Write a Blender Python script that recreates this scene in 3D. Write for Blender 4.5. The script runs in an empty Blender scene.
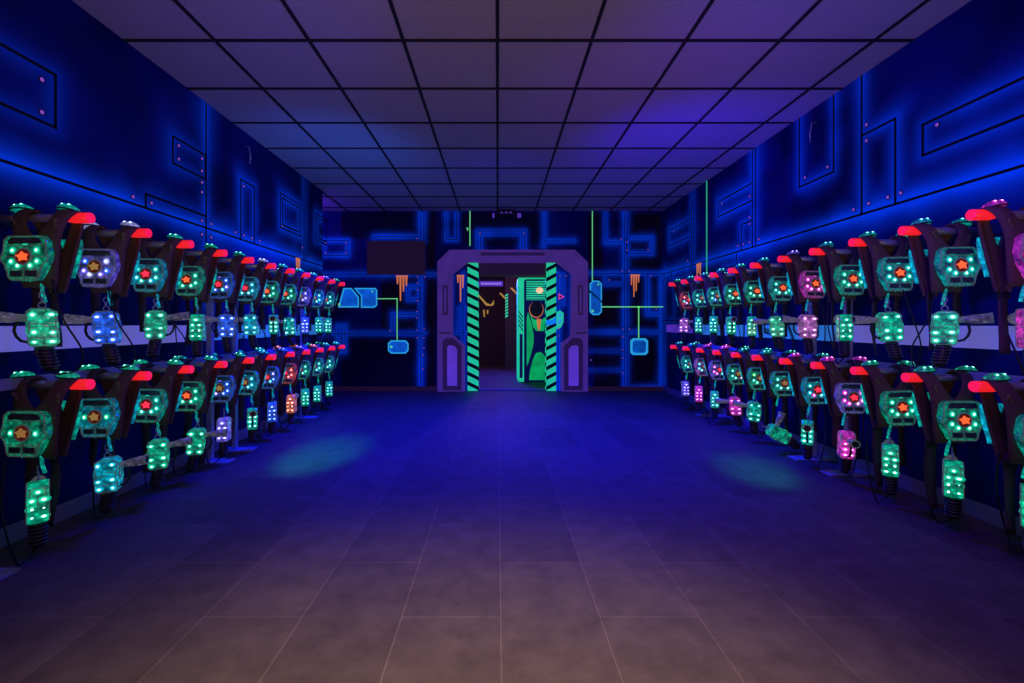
import bpy, bmesh, math, random
import numpy as np
from mathutils import Vector, Matrix
random.seed(7)
C = bpy.context.scene.collection
sc = bpy.context.scene
R = math.radians

# ---------------------------------------------------------------- camera
F, VX, VY, CAMH = 460.0, 497.5, 324.0, 1.07
cam = bpy.data.cameras.new('camera'); co = bpy.data.objects.new('camera', cam); C.objects.link(co)
co.location = (0, 0, CAMH); co.rotation_euler = (R(90), 0, 0)
cam.sensor_width = 36; cam.lens = F / 1024 * 36
cam.shift_x = (512 - VX) / 1024; cam.shift_y = -(341.5 - VY) / 1024
cam.clip_start = 0.05
sc.camera = co
# ---------------------------------------------------------------- world, exposure
w = bpy.data.worlds.new('world'); sc.world = w; w.use_nodes = True
w.node_tree.nodes['Background'].inputs[0].default_value = (0.01, 0.01, 0.05, 1)
w.node_tree.nodes['Background'].inputs[1].default_value = 0.3
sc.view_settings.view_transform = 'Standard'; sc.view_settings.look = 'None'
sc.view_settings.exposure = 0.0; sc.view_settings.gamma = 1.0
sc.view_settings.use_curve_mapping = False
try:
    sc.cycles.use_denoising = True
    sc.cycles.use_light_tree = True
    sc.cycles.sample_clamp_indirect = 2.0
    sc.cycles.max_bounces = 6; sc.cycles.transparent_max_bounces = 12
except Exception: pass

# ---------------------------------------------------------------- lights
def light(name, kind, loc, target, col, power, size=0.3, size_y=None, angle=90, blend=1.0):
    l = bpy.data.lights.new(name, kind); o = bpy.data.objects.new(name, l); C.objects.link(o)
    o.location = loc; l.color = col; l.energy = power
    d = Vector(target) - Vector(loc); o.rotation_euler = d.to_track_quat('-Z', 'Y').to_euler()
    if kind == 'AREA':
        l.size = size
        if size_y: l.shape = 'RECTANGLE'; l.size_y = size_y
    elif kind == 'SPOT':
        l.spot_size = R(angle); l.spot_blend = blend; l.shadow_soft_size = size
    else: l.shadow_soft_size = size
    return o
# warm light from behind the camera, then two added fill spots
light('lobby_light', 'AREA', (-0.5, -1.9, 1.9), (0.1, 2.0, 0.8), (1.0, 0.60, 0.42), 4, 1.6, 1.0)
light('warm_ceiling_fill', 'SPOT', (0.3, -0.4, 0.6), (0.2, 2.6, 2.88), (1.0, 0.58, 0.46), 92, 0.3, angle=120)  # unseen spot added to brighten the near ceiling
light('warm_floor_fill', 'SPOT', (0.0, 0.2, 2.6), (-0.05, 0.85, 0), (1.0, 0.68, 0.46), 420, 0.3, angle=68)  # unseen spot added to brighten the floor in front
# blue floods
for fx in (-1.15, 1.15):
    light('blue_floor_flood', 'SPOT', (fx, 4.7, 2.75), (fx * 1.05, 4.7, 0), (0.0, 0.003, 1.0), 880, 0.3, angle=116)
light('blue_uplight_right', 'SPOT', (1.2, 3.6, 1.3), (2.1, 4.9, 2.88), (0.03, 0.0, 1.0), 120, 0.15, angle=90)
light('blue_uplight_left', 'SPOT', (-1.2, 4.0, 1.4), (-1.8, 5.0, 2.88), (0.0, 0.12, 1.0), 45, 0.15, angle=90)
light('violet_uplight', 'SPOT', (0.9, 2.4, 1.2), (1.4, 3.7, 2.88), (0.25, 0.0, 1.0), 26, 0.2, angle=80)
light('violet_uplight_left', 'SPOT', (-0.7, 2.2, 1.2), (-0.8, 3.2, 2.88), (0.3, 0.05, 1.0), 4, 0.2, angle=100)
light('blue_wall_wash_right', 'SPOT', (-0.2, 1.2, 1.7), (2.65, 2.4, 2.35), (0.0, 0.0, 1.0), 190, 0.2, angle=82)
light('blue_wall_wash_left', 'SPOT', (0.4, 2.2, 1.7), (-2.4, 2.9, 2.1), (0.0, 0.0, 1.0), 75, 0.2, angle=88)
light('blue_back_wash', 'SPOT', (0.0, 4.0, 2.2), (0.0, 7.37, 1.4), (0.02, 0.01, 1.0), 60, 0.2, angle=120)
light('violet_floor_right', 'SPOT', (1.3, 1.4, 2.6), (1.8, 2.2, 0.0), (0.30, 0.0, 1.0), 50, 0.2, angle=95)
light('violet_floor_left', 'SPOT', (-0.9, 1.6, 2.6), (-0.9, 2.6, 0.0), (0.35, 0.0, 1.0), 25, 0.2, angle=95)
light('green_floor_left', 'SPOT', (-1.55, 1.2, 1.6), (-1.44, 3.75, 0), (0.0, 1.0, 0.5), 380, 0.05, angle=15)  # unseen spot added for the green glow of the vests on the floor
light('green_floor_right', 'SPOT', (1.55, 1.3, 1.6), (1.88, 3.35, 0), (0.0, 1.0, 0.5), 190, 0.05, angle=14)  # likewise added, a smaller green pool by the right row
light('recess_glow', 'POINT', (-3.0, 6.7, 2.6), (0, 0, 0), (0.1, 0.01, 1.0), 12, 0.1)
light('corridor_light', 'SPOT', (0.1, 9.5, 2.3), (0.1, 8.4, 0), (0.02, 0.0, 1.0), 420, 0.2, angle=140)
light('corridor_wash', 'POINT', (0.0, 9.6, 2.0), (0, 0, 0), (1.0, 0.30, 0.8), 22, 0.1)

# ---------------------------------------------------------------- materials
def mat(name, col=(0.5, 0.5, 0.5), rough=0.6, metal=0.0, emit=None, es=0.0, spec=0.5, noise=0.0, nscale=20):
    m = bpy.data.materials.new(name); m.use_nodes = True
    nt = m.node_tree; b = nt.nodes['Principled BSDF']
    b.inputs['Base Color'].default_value = (*col, 1); b.inputs['Roughness'].default_value = rough
    b.inputs['Metallic'].default_value = metal
    b.inputs['Specular IOR Level'].default_value = spec
    if emit:
        b.inputs['Emission Color'].default_value = (*emit, 1); b.inputs['Emission Strength'].default_value = es
    if noise:
        tc = nt.nodes.new('ShaderNodeTexCoord'); n = nt.nodes.new('ShaderNodeTexNoise'); n.inputs['Scale'].default_value = nscale
        n.inputs['Detail'].default_value = 4
        nt.links.new(tc.outputs['Object'], n.inputs['Vector'])
        r = nt.nodes.new('ShaderNodeMapRange'); r.inputs[3].default_value = 1 - noise; r.inputs[4].default_value = 1 + noise
        nt.links.new(n.outputs['Fac'], r.inputs[0])
        for sock, c in (('Base Color', col),) + ((('Emission Color', emit),) if emit else ()):
            mx = nt.nodes.new('ShaderNodeVectorMath'); mx.operation = 'SCALE'; mx.inputs[0].default_value = c
            nt.links.new(r.outputs[0], mx.inputs['Scale']); nt.links.new(mx.outputs[0], b.inputs[sock])
    return m

def circuit_mat(name, col, k, dark=(0.02, 0.025, 0.03)):
    """clear moulded plastic over a printed board, lit from inside in one colour"""
    m = bpy.data.materials.new(name); m.use_nodes = True; nt = m.node_tree; b = nt.nodes['Principled BSDF']
    tc = nt.nodes.new('ShaderNodeTexCoord')
    v = nt.nodes.new('ShaderNodeTexVoronoi'); v.inputs['Scale'].default_value = 55; v.distance = 'CHEBYCHEV'
    n = nt.nodes.new('ShaderNodeTexNoise'); n.inputs['Scale'].default_value = 22; n.inputs['Detail'].default_value = 3
    nt.links.new(tc.outputs['Object'], v.inputs['Vector']); nt.links.new(tc.outputs['Object'], n.inputs['Vector'])
    mul = nt.nodes.new('ShaderNodeMath'); mul.operation = 'MULTIPLY'
    r = nt.nodes.new('ShaderNodeMapRange'); r.inputs[1].default_value = 0.3; r.inputs[2].default_value = 0.7; r.inputs[3].default_value = 0.10; r.inputs[4].default_value = 1.75
    nt.links.new(n.outputs['Fac'], r.inputs[0])
    r2 = nt.nodes.new('ShaderNodeMapRange'); r2.inputs[1].default_value = 0.0; r2.inputs[2].default_value = 0.5; r2.inputs[3].default_value = 1.3; r2.inputs[4].default_value = 0.35
    nt.links.new(v.outputs['Distance'], r2.inputs[0])
    nt.links.new(r.outputs[0], mul.inputs[0]); nt.links.new(r2.outputs[0], mul.inputs[1])
    m2 = nt.nodes.new('ShaderNodeMath'); m2.operation = 'MULTIPLY'; m2.inputs[1].default_value = k
    nt.links.new(mul.outputs[0], m2.inputs[0]); nt.links.new(m2.outputs[0], b.inputs['Emission Strength'])
    b.inputs['Emission Color'].default_value = (*col, 1)
    base = tuple(0.03 + 0.30 * c for c in col)
    b.inputs['Base Color'].default_value = (*base, 1); b.inputs['Roughness'].default_value = 0.15
    b.inputs['Coat Weight'].default_value = 0.25
    bp = nt.nodes.new('ShaderNodeBump'); bp.inputs['Strength'].default_value = 0.4; bp.inputs['Distance'].default_value = 0.004
    nt.links.new(v.outputs['Distance'], bp.inputs['Height']); nt.links.new(bp.outputs[0], b.inputs['Normal'])
    return m

COL = dict(green=(0.0, 0.60, 0.32), teal=(0.0, 0.56, 0.42), cyan=(0.0, 0.50, 0.68), blue=(0.02, 0.14, 1.0),
           violet=(0.22, 0.16, 1.0), white=(0.45, 0.5, 1.0), magenta=(0.85, 0.05, 0.62), pink=(0.6, 0.18, 0.6), red=(1.0, 0.06, 0.05),
           orange=(1.0, 0.22, 0.08), lime=(0.05, 0.8, 0.08))
M = {}
M['fabric'] = mat('black_vest_fabric', (0.12, 0.075, 0.050), 0.85, noise=0.35, nscale=60)
M['webbing'] = mat('black_webbing', (0.06, 0.036, 0.05), 0.8, noise=0.3, nscale=90)
M['rubber'] = mat('black_rubber', (0.012, 0.011, 0.012), 0.5)
M['steel'] = mat('galvanised_steel', (0.50, 0.48, 0.52), 0.35, 0.6, noise=0.15, nscale=15)
M['rack'] = mat('pale_blue_painted_steel', (0.36, 0.40, 0.52), 0.45, 0.0, noise=0.2, nscale=10)
M['cap'] = mat('fluorescent_red_cap', (0.9, 0.02, 0.02), 0.4, emit=(1.0, 0.015, 0.02), es=0.75)
M['cap_end'] = mat('fluorescent_red_cap_end', (0.9, 0.02, 0.05), 0.4, emit=(1.0, 0.01, 0.10), es=0.85)
M['clear'] = mat('clear_moulded_plastic', (0.30, 0.30, 0.36), 0.12, noise=0.6, nscale=70)
M['smoke'] = mat('smoked_clear_plastic', (0.07, 0.075, 0.085), 0.15, noise=0.7, nscale=60)
M['rim'] = mat('edge_glow_rim', (0.24, 0.26, 0.24), 0.25, emit=(0.20, 0.30, 0.24), es=0.12)  # slight emission stands for led light caught in the edges
M['badge'] = mat('glowing_orange_star', (0.9, 0.2, 0.05), 0.4, emit=(1.0, 0.13, 0.03), es=1.0)
M['badge_gold'] = mat('gold_star', (0.8, 0.5, 0.15), 0.4, emit=(0.9, 0.45, 0.1), es=0.25)
M['badge_red'] = mat('glowing_red_star', (0.9, 0.05, 0.08), 0.4, emit=(1.0, 0.03, 0.07), es=1.1)
M['badge_disc'] = mat('dark_badge_disc', (0.08, 0.012, 0.01), 0.3, emit=(0.30, 0.03, 0.015), es=0.15)
M['buckle'] = mat('brass_buckle', (0.5, 0.36, 0.16), 0.35, 0.7)
for k, c in COL.items():
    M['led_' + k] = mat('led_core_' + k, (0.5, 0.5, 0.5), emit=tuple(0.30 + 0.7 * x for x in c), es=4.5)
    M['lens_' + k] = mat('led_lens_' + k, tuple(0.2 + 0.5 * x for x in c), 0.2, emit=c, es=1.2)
    M['dish_' + k] = mat('led_glow_ring_' + k, tuple(0.1 + 0.4 * x for x in c), 0.3, emit=c, es=0.65)  # emissive ring puts the glow around each led into its colour
    M['cir_' + k] = circuit_mat('lit_circuit_' + k, c, 0.42)
    M['gun_' + k] = circuit_mat('lit_blaster_shell_' + k, c, 0.80)
    M['dome_' + k] = circuit_mat('lit_dome_' + k, c, 0.55)

M['clear'] = circuit_mat('clear_plastic_emissive_sparkle', (0.42, 0.40, 0.55), 0.22)  # low patterned emission put in as the sparkle of the clear barrel
def geo_mat_tile():
    m = bpy.data.materials.new('ceiling_tile_speckled'); m.use_nodes = True; nt = m.node_tree; b = nt.nodes['Principled BSDF']
    tc = nt.nodes.new('ShaderNodeTexCoord'); n = nt.nodes.new('ShaderNodeTexNoise'); n.inputs['Scale'].default_value = 90; n.inputs['Detail'].default_value = 5
    nt.links.new(tc.outputs['Object'], n.inputs['Vector'])
    cr = nt.nodes.new('ShaderNodeValToRGB'); cr.color_ramp.elements[0].position = 0.35; cr.color_ramp.elements[0].color = (0.38, 0.37, 0.36, 1)
    cr.color_ramp.elements[1].position = 0.6; cr.color_ramp.elements[1].color = (0.47, 0.46, 0.44, 1)
    nt.links.new(n.outputs['Fac'], cr.inputs[0]); nt.links.new(cr.outputs[0], b.inputs['Base Color']); b.inputs['Roughness'].default_value = 0.9
    return m
def floor_mat():
    m = bpy.data.materials.new('stone_look_vinyl_tiles'); m.use_nodes = True; nt = m.node_tree; b = nt.nodes['Principled BSDF']
    tc = nt.nodes.new('ShaderNodeTexCoord'); mp = nt.nodes.new('ShaderNodeMapping')
    # tiles 0.362 wide in x and 0.77 long in y, half-bond
    mp.inputs['Rotation'].default_value = (0, 0, R(90)); mp.inputs['Location'].default_value = (-1.295, 0.012, 0)
    br = nt.nodes.new('ShaderNodeTexBrick'); br.offset = 0.5; br.inputs['Scale'].default_value = 1.0
    mp.vector_type = 'TEXTURE'
    mp.inputs['Location'].default_value = (0.012, 2.065, 0)
    br.inputs['Brick Width'].default_value = 0.77; br.inputs['Row Height'].default_value = 0.362
    br.inputs['Mortar Size'].default_value = 0.0022; br.inputs['Mortar Smooth'].default_value = 0.3
    br.inputs['Color1'].default_value = (0.092, 0.073, 0.064, 1); br.inputs['Color2'].default_value = (0.128, 0.103, 0.088, 1)
    br.inputs['Mortar'].default_value = (0.20, 0.165, 0.14, 1)
    nt.links.new(tc.outputs['Object'], mp.inputs['Vector']); nt.links.new(mp.outputs[0], br.inputs['Vector'])
    n = nt.nodes.new('ShaderNodeTexNoise'); n.inputs['Scale'].default_value = 8; n.inputs['Detail'].default_value = 8; n.inputs['Roughness'].default_value = 0.65
    nt.links.new(tc.outputs['Object'], n.inputs['Vector'])
    r = nt.nodes.new('ShaderNodeMapRange'); r.inputs[1].default_value = 0.3; r.inputs[2].default_value = 0.7; r.inputs[3].default_value = 0.72; r.inputs[4].default_value = 1.25
    nt.links.new(n.outputs['Fac'], r.inputs[0])
    v = nt.nodes.new('ShaderNodeVectorMath'); v.operation = 'SCALE'
    nt.links.new(br.outputs['Color'], v.inputs[0]); nt.links.new(r.outputs[0], v.inputs['Scale']); nt.links.new(v.outputs[0], b.inputs['Base Color'])
    b.inputs['Roughness'].default_value = 0.6; b.inputs['Specular IOR Level'].default_value = 0.18
    return m
def mural_mat():
    m = bpy.data.materials.new('airbrushed_fluorescent_mural'); m.use_nodes = True; nt = m.node_tree; b = nt.nodes['Principled BSDF']
    a = nt.nodes.new('ShaderNodeVertexColor'); a.layer_name = 'paint'
    nt.links.new(a.outputs['Color'], b.inputs['Base Color'])
    e = nt.nodes.new('ShaderNodeVertexColor'); e.layer_name = 'fluor'
    nt.links.new(e.outputs['Color'], b.inputs['Emission Color']); b.inputs['Emission Strength'].default_value = 0.38
    b.inputs['Roughness'].default_value = 0.75; b.inputs['Specular IOR Level'].default_value = 0.2
    return m
M['tile'] = geo_mat_tile(); M['floor'] = floor_mat(); M['mural'] = mural_mat()
M['grid'] = mat('dark_ceiling_grid', (0.012, 0.01, 0.012), 0.7)
M['line'] = mat('painted_black_line', (0.002, 0.002, 0.006), 0.8)
M['rivet'] = mat('painted_pink_rivet', (0.5, 0.25, 0.6), 0.6, emit=(0.45, 0.12, 0.75), es=0.35)
M['gline'] = mat('fluorescent_green_paint', (0.1, 0.8, 0.3), 0.6, emit=(0.02, 0.42, 0.16), es=0.8, noise=0.3, nscale=6)
M['gline2'] = mat('fluorescent_lime_paint', (0.3, 0.8, 0.3), 0.6, emit=(0.10, 0.55, 0.16), es=0.9)
M['cyan'] = mat('fluorescent_cyan_paint', (0.05, 0.35, 0.6), 0.6, emit=(0.02, 0.36, 0.68), es=0.85)
M['cyan_fill'] = mat('fluorescent_deep_blue_fill', (0.02, 0.12, 0.4), 0.6, emit=(0.0, 0.06, 0.30), es=1.0, noise=0.9, nscale=9)
M['sky_fill'] = mat('fluorescent_sky_blue_fill', (0.03, 0.2, 0.6), 0.6, emit=(0.0, 0.07, 0.38), es=1.0, noise=0.8, nscale=8)
M['orange'] = mat('fluorescent_orange_drip', (0.8, 0.3, 0.1), 0.6, emit=(0.75, 0.20, 0.05), es=0.7)
M['purple'] = mat('purple_frame_paint', (0.16, 0.09, 0.26), 0.6, emit=(0.055, 0.02, 0.17), es=0.6, noise=0.35, nscale=5)
M['purple2'] = mat('bright_violet_panel_paint', (0.25, 0.14, 0.5), 0.6, emit=(0.10, 0.035, 0.40), es=0.7, noise=0.3, nscale=5)
M['purple3'] = mat('dark_plum_paint', (0.05, 0.03, 0.08), 0.6, emit=(0.02, 0.008, 0.05), es=0.5)
M['brown'] = mat('dark_brown_board', (0.04, 0.02, 0.03), 0.6, emit=(0.012, 0.004, 0.014), es=0.6)
M['dark'] = mat('black_corridor_wall', (0.06, 0.03, 0.05), 0.7)
M['lilac'] = mat('lilac_band_paint', (0.40, 0.42, 0.75), 0.5, emit=(0.16, 0.14, 0.62), es=0.55)
M['bandblue'] = mat('cyan_band_paint', (0.12, 0.35, 0.7), 0.5, emit=(0.02, 0.17, 0.60), es=0.7)
M['navy'] = mat('navy_letter_paint', (0.005, 0.012, 0.09), 0.6)
M['skirt'] = mat('lilac_skirting', (0.30, 0.24, 0.38), 0.5)
M['yellow'] = mat('fluorescent_yellow_stripe', (0.6, 0.4, 0.1), 0.6, emit=(0.55, 0.30, 0.06), es=0.6)
M['alien_green'] = mat('fluorescent_leaf_green', (0.05, 0.5, 0.15), 0.6, emit=(0.0, 0.34, 0.09), es=0.9, noise=0.7, nscale=4)
M['mint'] = mat('fluorescent_mint', (0.1, 0.7, 0.4), 0.6, emit=(0.01, 0.52, 0.26), es=0.9, noise=0.25, nscale=7)
M['hazard'] = mat('fluorescent_hazard_green', (0.1, 0.75, 0.35), 0.6, emit=(0.01, 0.55, 0.22), es=0.85, noise=0.25, nscale=9)
M['deepblue'] = mat('deep_blue_paint', (0.005, 0.01, 0.1), 0.6, emit=(0.0, 0.0, 0.06), es=0.6)
M['peach'] = mat('peach_glow_lamp', (0.8, 0.5, 0.3), 0.5, emit=(1.0, 0.55, 0.30), es=1.0)
M['pinkline'] = mat('fluorescent_pink_paint', (0.8, 0.1, 0.5), 0.6, emit=(0.8, 0.05, 0.35), es=0.7)
M['azure'] = mat('fluorescent_azure_paint', (0.05, 0.3, 0.8), 0.6, emit=(0.0, 0.22, 0.85), es=0.8)
M['signlilac'] = mat('lit_violet_sign', (0.1, 0.05, 0.3), 0.5, emit=(0.07, 0.02, 0.36), es=1.0)
M['signtext'] = mat('lit_lilac_lettering', (0.5, 0.4, 0.8), 0.5, emit=(0.40, 0.22, 0.85), es=0.9)

# ---------------------------------------------------------------- mesh helpers
class MB:
    def __init__(s): s.bm = bmesh.new()
    def _mi(s, vs, mi):
        fs = set(f for v in vs for f in v.link_faces)
        for f in fs: f.material_index = mi
        return vs
    def box(s, c, d, mi=0, rot=None, bev=0.0):
        r = bmesh.ops.create_cube(s.bm, size=1.0); vs = r['verts']
        for v in vs: v.co = Vector((v.co.x * d[0], v.co.y * d[1], v.co.z * d[2]))
        if rot: 
            mm = Matrix.Rotation(rot[0], 4, 'X') @ Matrix.Rotation(rot[1], 4, 'Y') @ Matrix.Rotation(rot[2], 4, 'Z')
            for v in vs: v.co = mm @ v.co
        for v in vs: v.co += Vector(c)
        s._mi(vs, mi)
        if bev:
            es = list(set(e for v in vs for e in v.link_edges))
            bmesh.ops.bevel(s.bm, geom=es, offset=bev, segments=2, affect='EDGES', profile=0.5)
        return s
    def cone(s, p0, p1, r0, r1, n=12, mi=0, caps=True):
        p0, p1 = Vector(p0), Vector(p1); d = p1 - p0; L = d.length
        r = bmesh.ops.create_cone(s.bm, cap_ends=caps, segments=n, radius1=r0, radius2=r1, depth=L)
        q = d.to_track_quat('Z', 'Y').to_matrix().to_4x4()
        for v in r['verts']: v.co = (q @ v.co) + (p0 + p1) / 2
        s._mi(r['verts'], mi); return s
    def ball(s, c, r, sc=(1, 1, 1), n=10, mi=0, half=False):
        q = bmesh.ops.create_uvsphere(s.bm, u_segments=n * 2, v_segments=n, radius=r)['verts']
        for v in q:
            z = max(0, v.co.z) if half else v.co.z
            v.co = Vector((v.co.x * sc[0], v.co.y * sc[1], z * sc[2])) + Vector(c)
        s._mi(q, mi); return s
    def tube(s, pts, r, n=6, mi=0, closed=False):
        pts = [Vector(p) for p in pts]; rings = []; N = len(pts)
        for i, p in enumerate(pts):
            a = pts[(i - 1) % N] if (closed or i > 0) else p; b = pts[(i + 1) % N] if (closed or i < N - 1) else p
            t = (b - a).normalized(); q = t.to_track_quat('Z', 'Y')
            if i == 0: up = q @ Vector((1, 0, 0))
            up = (up - t * up.dot(t)).normalized(); sd = t.cross(up)
            rr = r[i] if isinstance(r, (list, tuple)) else r
            rings.append([s.bm.verts.new(p + (up * math.cos(2 * math.pi * k / n) + sd * math.sin(2 * math.pi * k / n)) * rr) for k in range(n)])
        for i in range(N if closed else N - 1):
            A, B = rings[i], rings[(i + 1) % N]
            for k in range(n):
                f = s.bm.faces.new((A[k], A[(k + 1) % n], B[(k + 1) % n], B[k])); f.material_index = mi; f.smooth = True
        if not closed:
            for rg in (rings[0][::-1], rings[-1]):
                f = s.bm.faces.new(rg); f.material_index = mi
        return s
    def prism(s, poly, fn, a, b, mi=0, bev=0.0):
        """poly: 2-D points; fn(u, v, t) -> 3-D; extruded from t=a to t=b"""
        A = [s.bm.verts.new(fn(u, v, a)) for u, v in poly]; B = [s.bm.verts.new(fn(u, v, b)) for u, v in poly]
        fs = [s.bm.faces.new(A), s.bm.faces.new(B[::-1])]; n = len(poly)
        for i in range(n): fs.append(s.bm.faces.new((A[i], B[i], B[(i + 1) % n], A[(i + 1) % n])))
        for f in fs: f.material_index = mi
        if bev:
            es = list(set(e for f in fs[:2] for e in f.edges))
            bmesh.ops.bevel(s.bm, geom=es, offset=bev, segments=2, affect='EDGES', profile=0.5)
        return s
    def mesh(s, name, mats, smooth=False):
        bmesh.ops.recalc_face_normals(s.bm, faces=s.bm.faces)
        me = bpy.data.meshes.new(name); s.bm.to_mesh(me); s.bm.free()
        for m in mats: me.materials.append(M[m] if isinstance(m, str) else m)
        if smooth:
            for p in me.polygons: p.use_smooth = True
        return me
def link(name, me, parent=None, loc=(0, 0, 0), rz=0.0):
    o = bpy.data.objects.new(name, me); C.objects.link(o); o.location = loc
    if isinstance(rz, (tuple, list)): o.rotation_euler = rz
    else: o.rotation_euler = (0, 0, rz)
    if parent: o.parent = parent
    return o
def empty(name, loc=(0, 0, 0), rz=0.0): return link(name, None, None, loc, rz)
def tag(o, label=None, cat=None, group=None, kind=None):
    if label: o['label'] = label
    if cat: o['category'] = cat
    if group: o['group'] = group
    if kind: o['kind'] = kind
    return o

# ---------------------------------------------------------------- room dimensions
XL, XR, YB, YL, H, Y0 = -2.38, 2.65, 7.37, 6.26, 2.88, -2.6
XREC = -3.5
SEAM = 1.855
# mural wall: grid of vertices with airbrushed paint plus black lines, rivets and drips, all one mesh
def mural_wall(name, fn, u0, u1, v0, v1, rects, segs, rivets, holes=(), extra=(), step=0.025, base=(0.004, 0.006, 0.12), skin=(0.0, 0.07, 0.85),
               dark=None, mats_extra=(), band=None, lw=0.010, strength=1.0, hw=0.045, hb=0.13, hc=0.50, ha=0.24, rk=1.0):
    """fn(u, v, t): wall coordinates to world, t = height above the wall face"""
    S = list(segs)
    for r in rects:
        a, b, c, d = r[:4]; sides = r[4] if len(r) > 4 else 'LRTB'; kk = r[5] if len(r) > 5 else rk
        if 'L' in sides: S.append((a, c, a, d, kk))
        if 'R' in sides: S.append((b, c, b, d, kk))
        if 'B' in sides: S.append((a, c, b, c, kk))
        if 'T' in sides: S.append((a, d, b, d, kk))
    nu = int(round((u1 - u0) / step)); nv = int(round((v1 - v0) / step))
    us = np.linspace(u0, u1, nu + 1); vs = np.linspace(v0, v1, nv + 1)
    U, V = np.meshgrid(us, vs, indexing='ij')
    D = np.full(U.shape, 9.0); W = np.zeros(U.shape)
    rs = np.random.RandomState(len(S) + 3)
    def smooth_noise(f):
        a = rs.rand(int((u1 - u0) * f) + 3, int((v1 - v0) * f) + 3)
        x = (U - u0) * f; y = (V - v0) * f; i = x.astype(int); j = y.astype(int); fx = x - i; fy = y - j
        fx = fx * fx * (3 - 2 * fx); fy = fy * fy * (3 - 2 * fy)
        return (a[i, j] * (1 - fx) + a[i + 1, j] * fx) * (1 - fy) + (a[i, j + 1] * (1 - fx) + a[i + 1, j + 1] * fx) * fy
    N = 0.6 * smooth_noise(2.2) + 0.4 * smooth_noise(6)
    halo = np.zeros(U.shape)
    for sg in S:
        x0, y0, x1, y1 = sg[:4]
        dx, dy = x1 - x0, y1 - y0; L2 = dx * dx + dy * dy + 1e-9
        t = np.clip(((U - x0) * dx + (V - y0) * dy) / L2, 0, 1)
        d = np.hypot(U - x0 - t * dx, V - y0 - t * dy)
        k = sg[4] if len(sg) > 4 else 1.0
        h = k * (hc * np.exp(-(d / hw) ** 1.3) + ha * np.exp(-(d / (hb * (0.6 + 0.9 * N))) ** 2))
        halo = np.maximum(halo, h)
    halo = np.clip(halo * (0.55 + 0.75 * N) * strength, 0, 1)
    paint = np.zeros(U.shape + (4,)); fl = np.zeros(U.shape + (4,))
    for c in range(3):
        paint[..., c] = base[c] * (0.35 + 1.3 * N) * (1 - halo) + skin[c] * halo
    for (a, b, c, d, colr) in (dark or ()):
        msk = np.clip(np.minimum(np.minimum(U - a, b - U), np.minimum(V - c, d - V)) / 0.04, 0, 1) * (1 - np.clip(halo * 2.2, 0, 1))
        for k in range(3): paint[..., k] = paint[..., k] * (1 - msk) + colr[k] * msk
    for c in range(3): fl[..., c] = np.array([0.0, 0.075, 0.85])[c] * halo ** 1.25
    fl[..., 2] += 0.004; paint[..., 3] = 1; fl[..., 3] = 1
    bm = bmesh.new()
    cl = bm.verts.layers.float_color.new('paint'); cf = bm.verts.layers.float_color.new('fluor')
    G = [[bm.verts.new(fn(us[i], vs[j], 0)) for j in range(nv + 1)] for i in range(nu + 1)]
    for i in range(nu + 1):
        for j in range(nv + 1):
            G[i][j][cl] = paint[i, j]; G[i][j][cf] = fl[i, j]
    for i in range(nu):
        for j in range(nv):
            cu, cv = (us[i] + us[i + 1]) / 2, (vs[j] + vs[j + 1]) / 2
            if any(a < cu < b and c < cv < d for a, b, c, d in holes): continue
            bm.faces.new((G[i][j], G[i + 1][j], G[i + 1][j + 1], G[i][j + 1]))
    bmesh.ops.delete(bm, geom=[v for v in bm.verts if not v.link_faces], context='VERTS')
    mb = MB.__new__(MB); mb.bm = bm
    for sg in S:
        if len(sg) > 5: continue
        x0, y0, x1, y1 = sg[:4]
        d = Vector((x1 - x0, y1 - y0)); L = d.length
        if L < 1e-4: continue
        d /= L; n = Vector((-d.y, d.x)) * lw / 2; e = d * lw / 2
        p = [(x0 - e.x + n.x, y0 - e.y + n.y), (x0 - e.x - n.x, y0 - e.y - n.y), (x1 + e.x - n.x, y1 + e.y - n.y), (x1 + e.x + n.x, y1 + e.y + n.y)]
        mb.prism(p, fn, 0.0005, 0.003, 1)
    for (u, v) in rivets:
        mb.prism([(u + 0.017 * math.cos(a), v + 0.017 * math.sin(a)) for a in np.linspace(0, 2 * math.pi, 12, endpoint=False)], fn, 0.0005, 0.003, 1)
        mb.prism([(u + 0.011 * math.cos(a), v + 0.011 * math.sin(a)) for a in np.linspace(0, 2 * math.pi, 10, endpoint=False)], fn, 0.003, 0.005, 2)
    for poly, mi in extra: mb.prism(poly, fn, 0.003, 0.006, mi)
    me = mb.mesh(name, ['mural', 'line', 'rivet'] + list(mats_extra))
    o = link(name, me); tag(o, kind='structure'); return o

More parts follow.
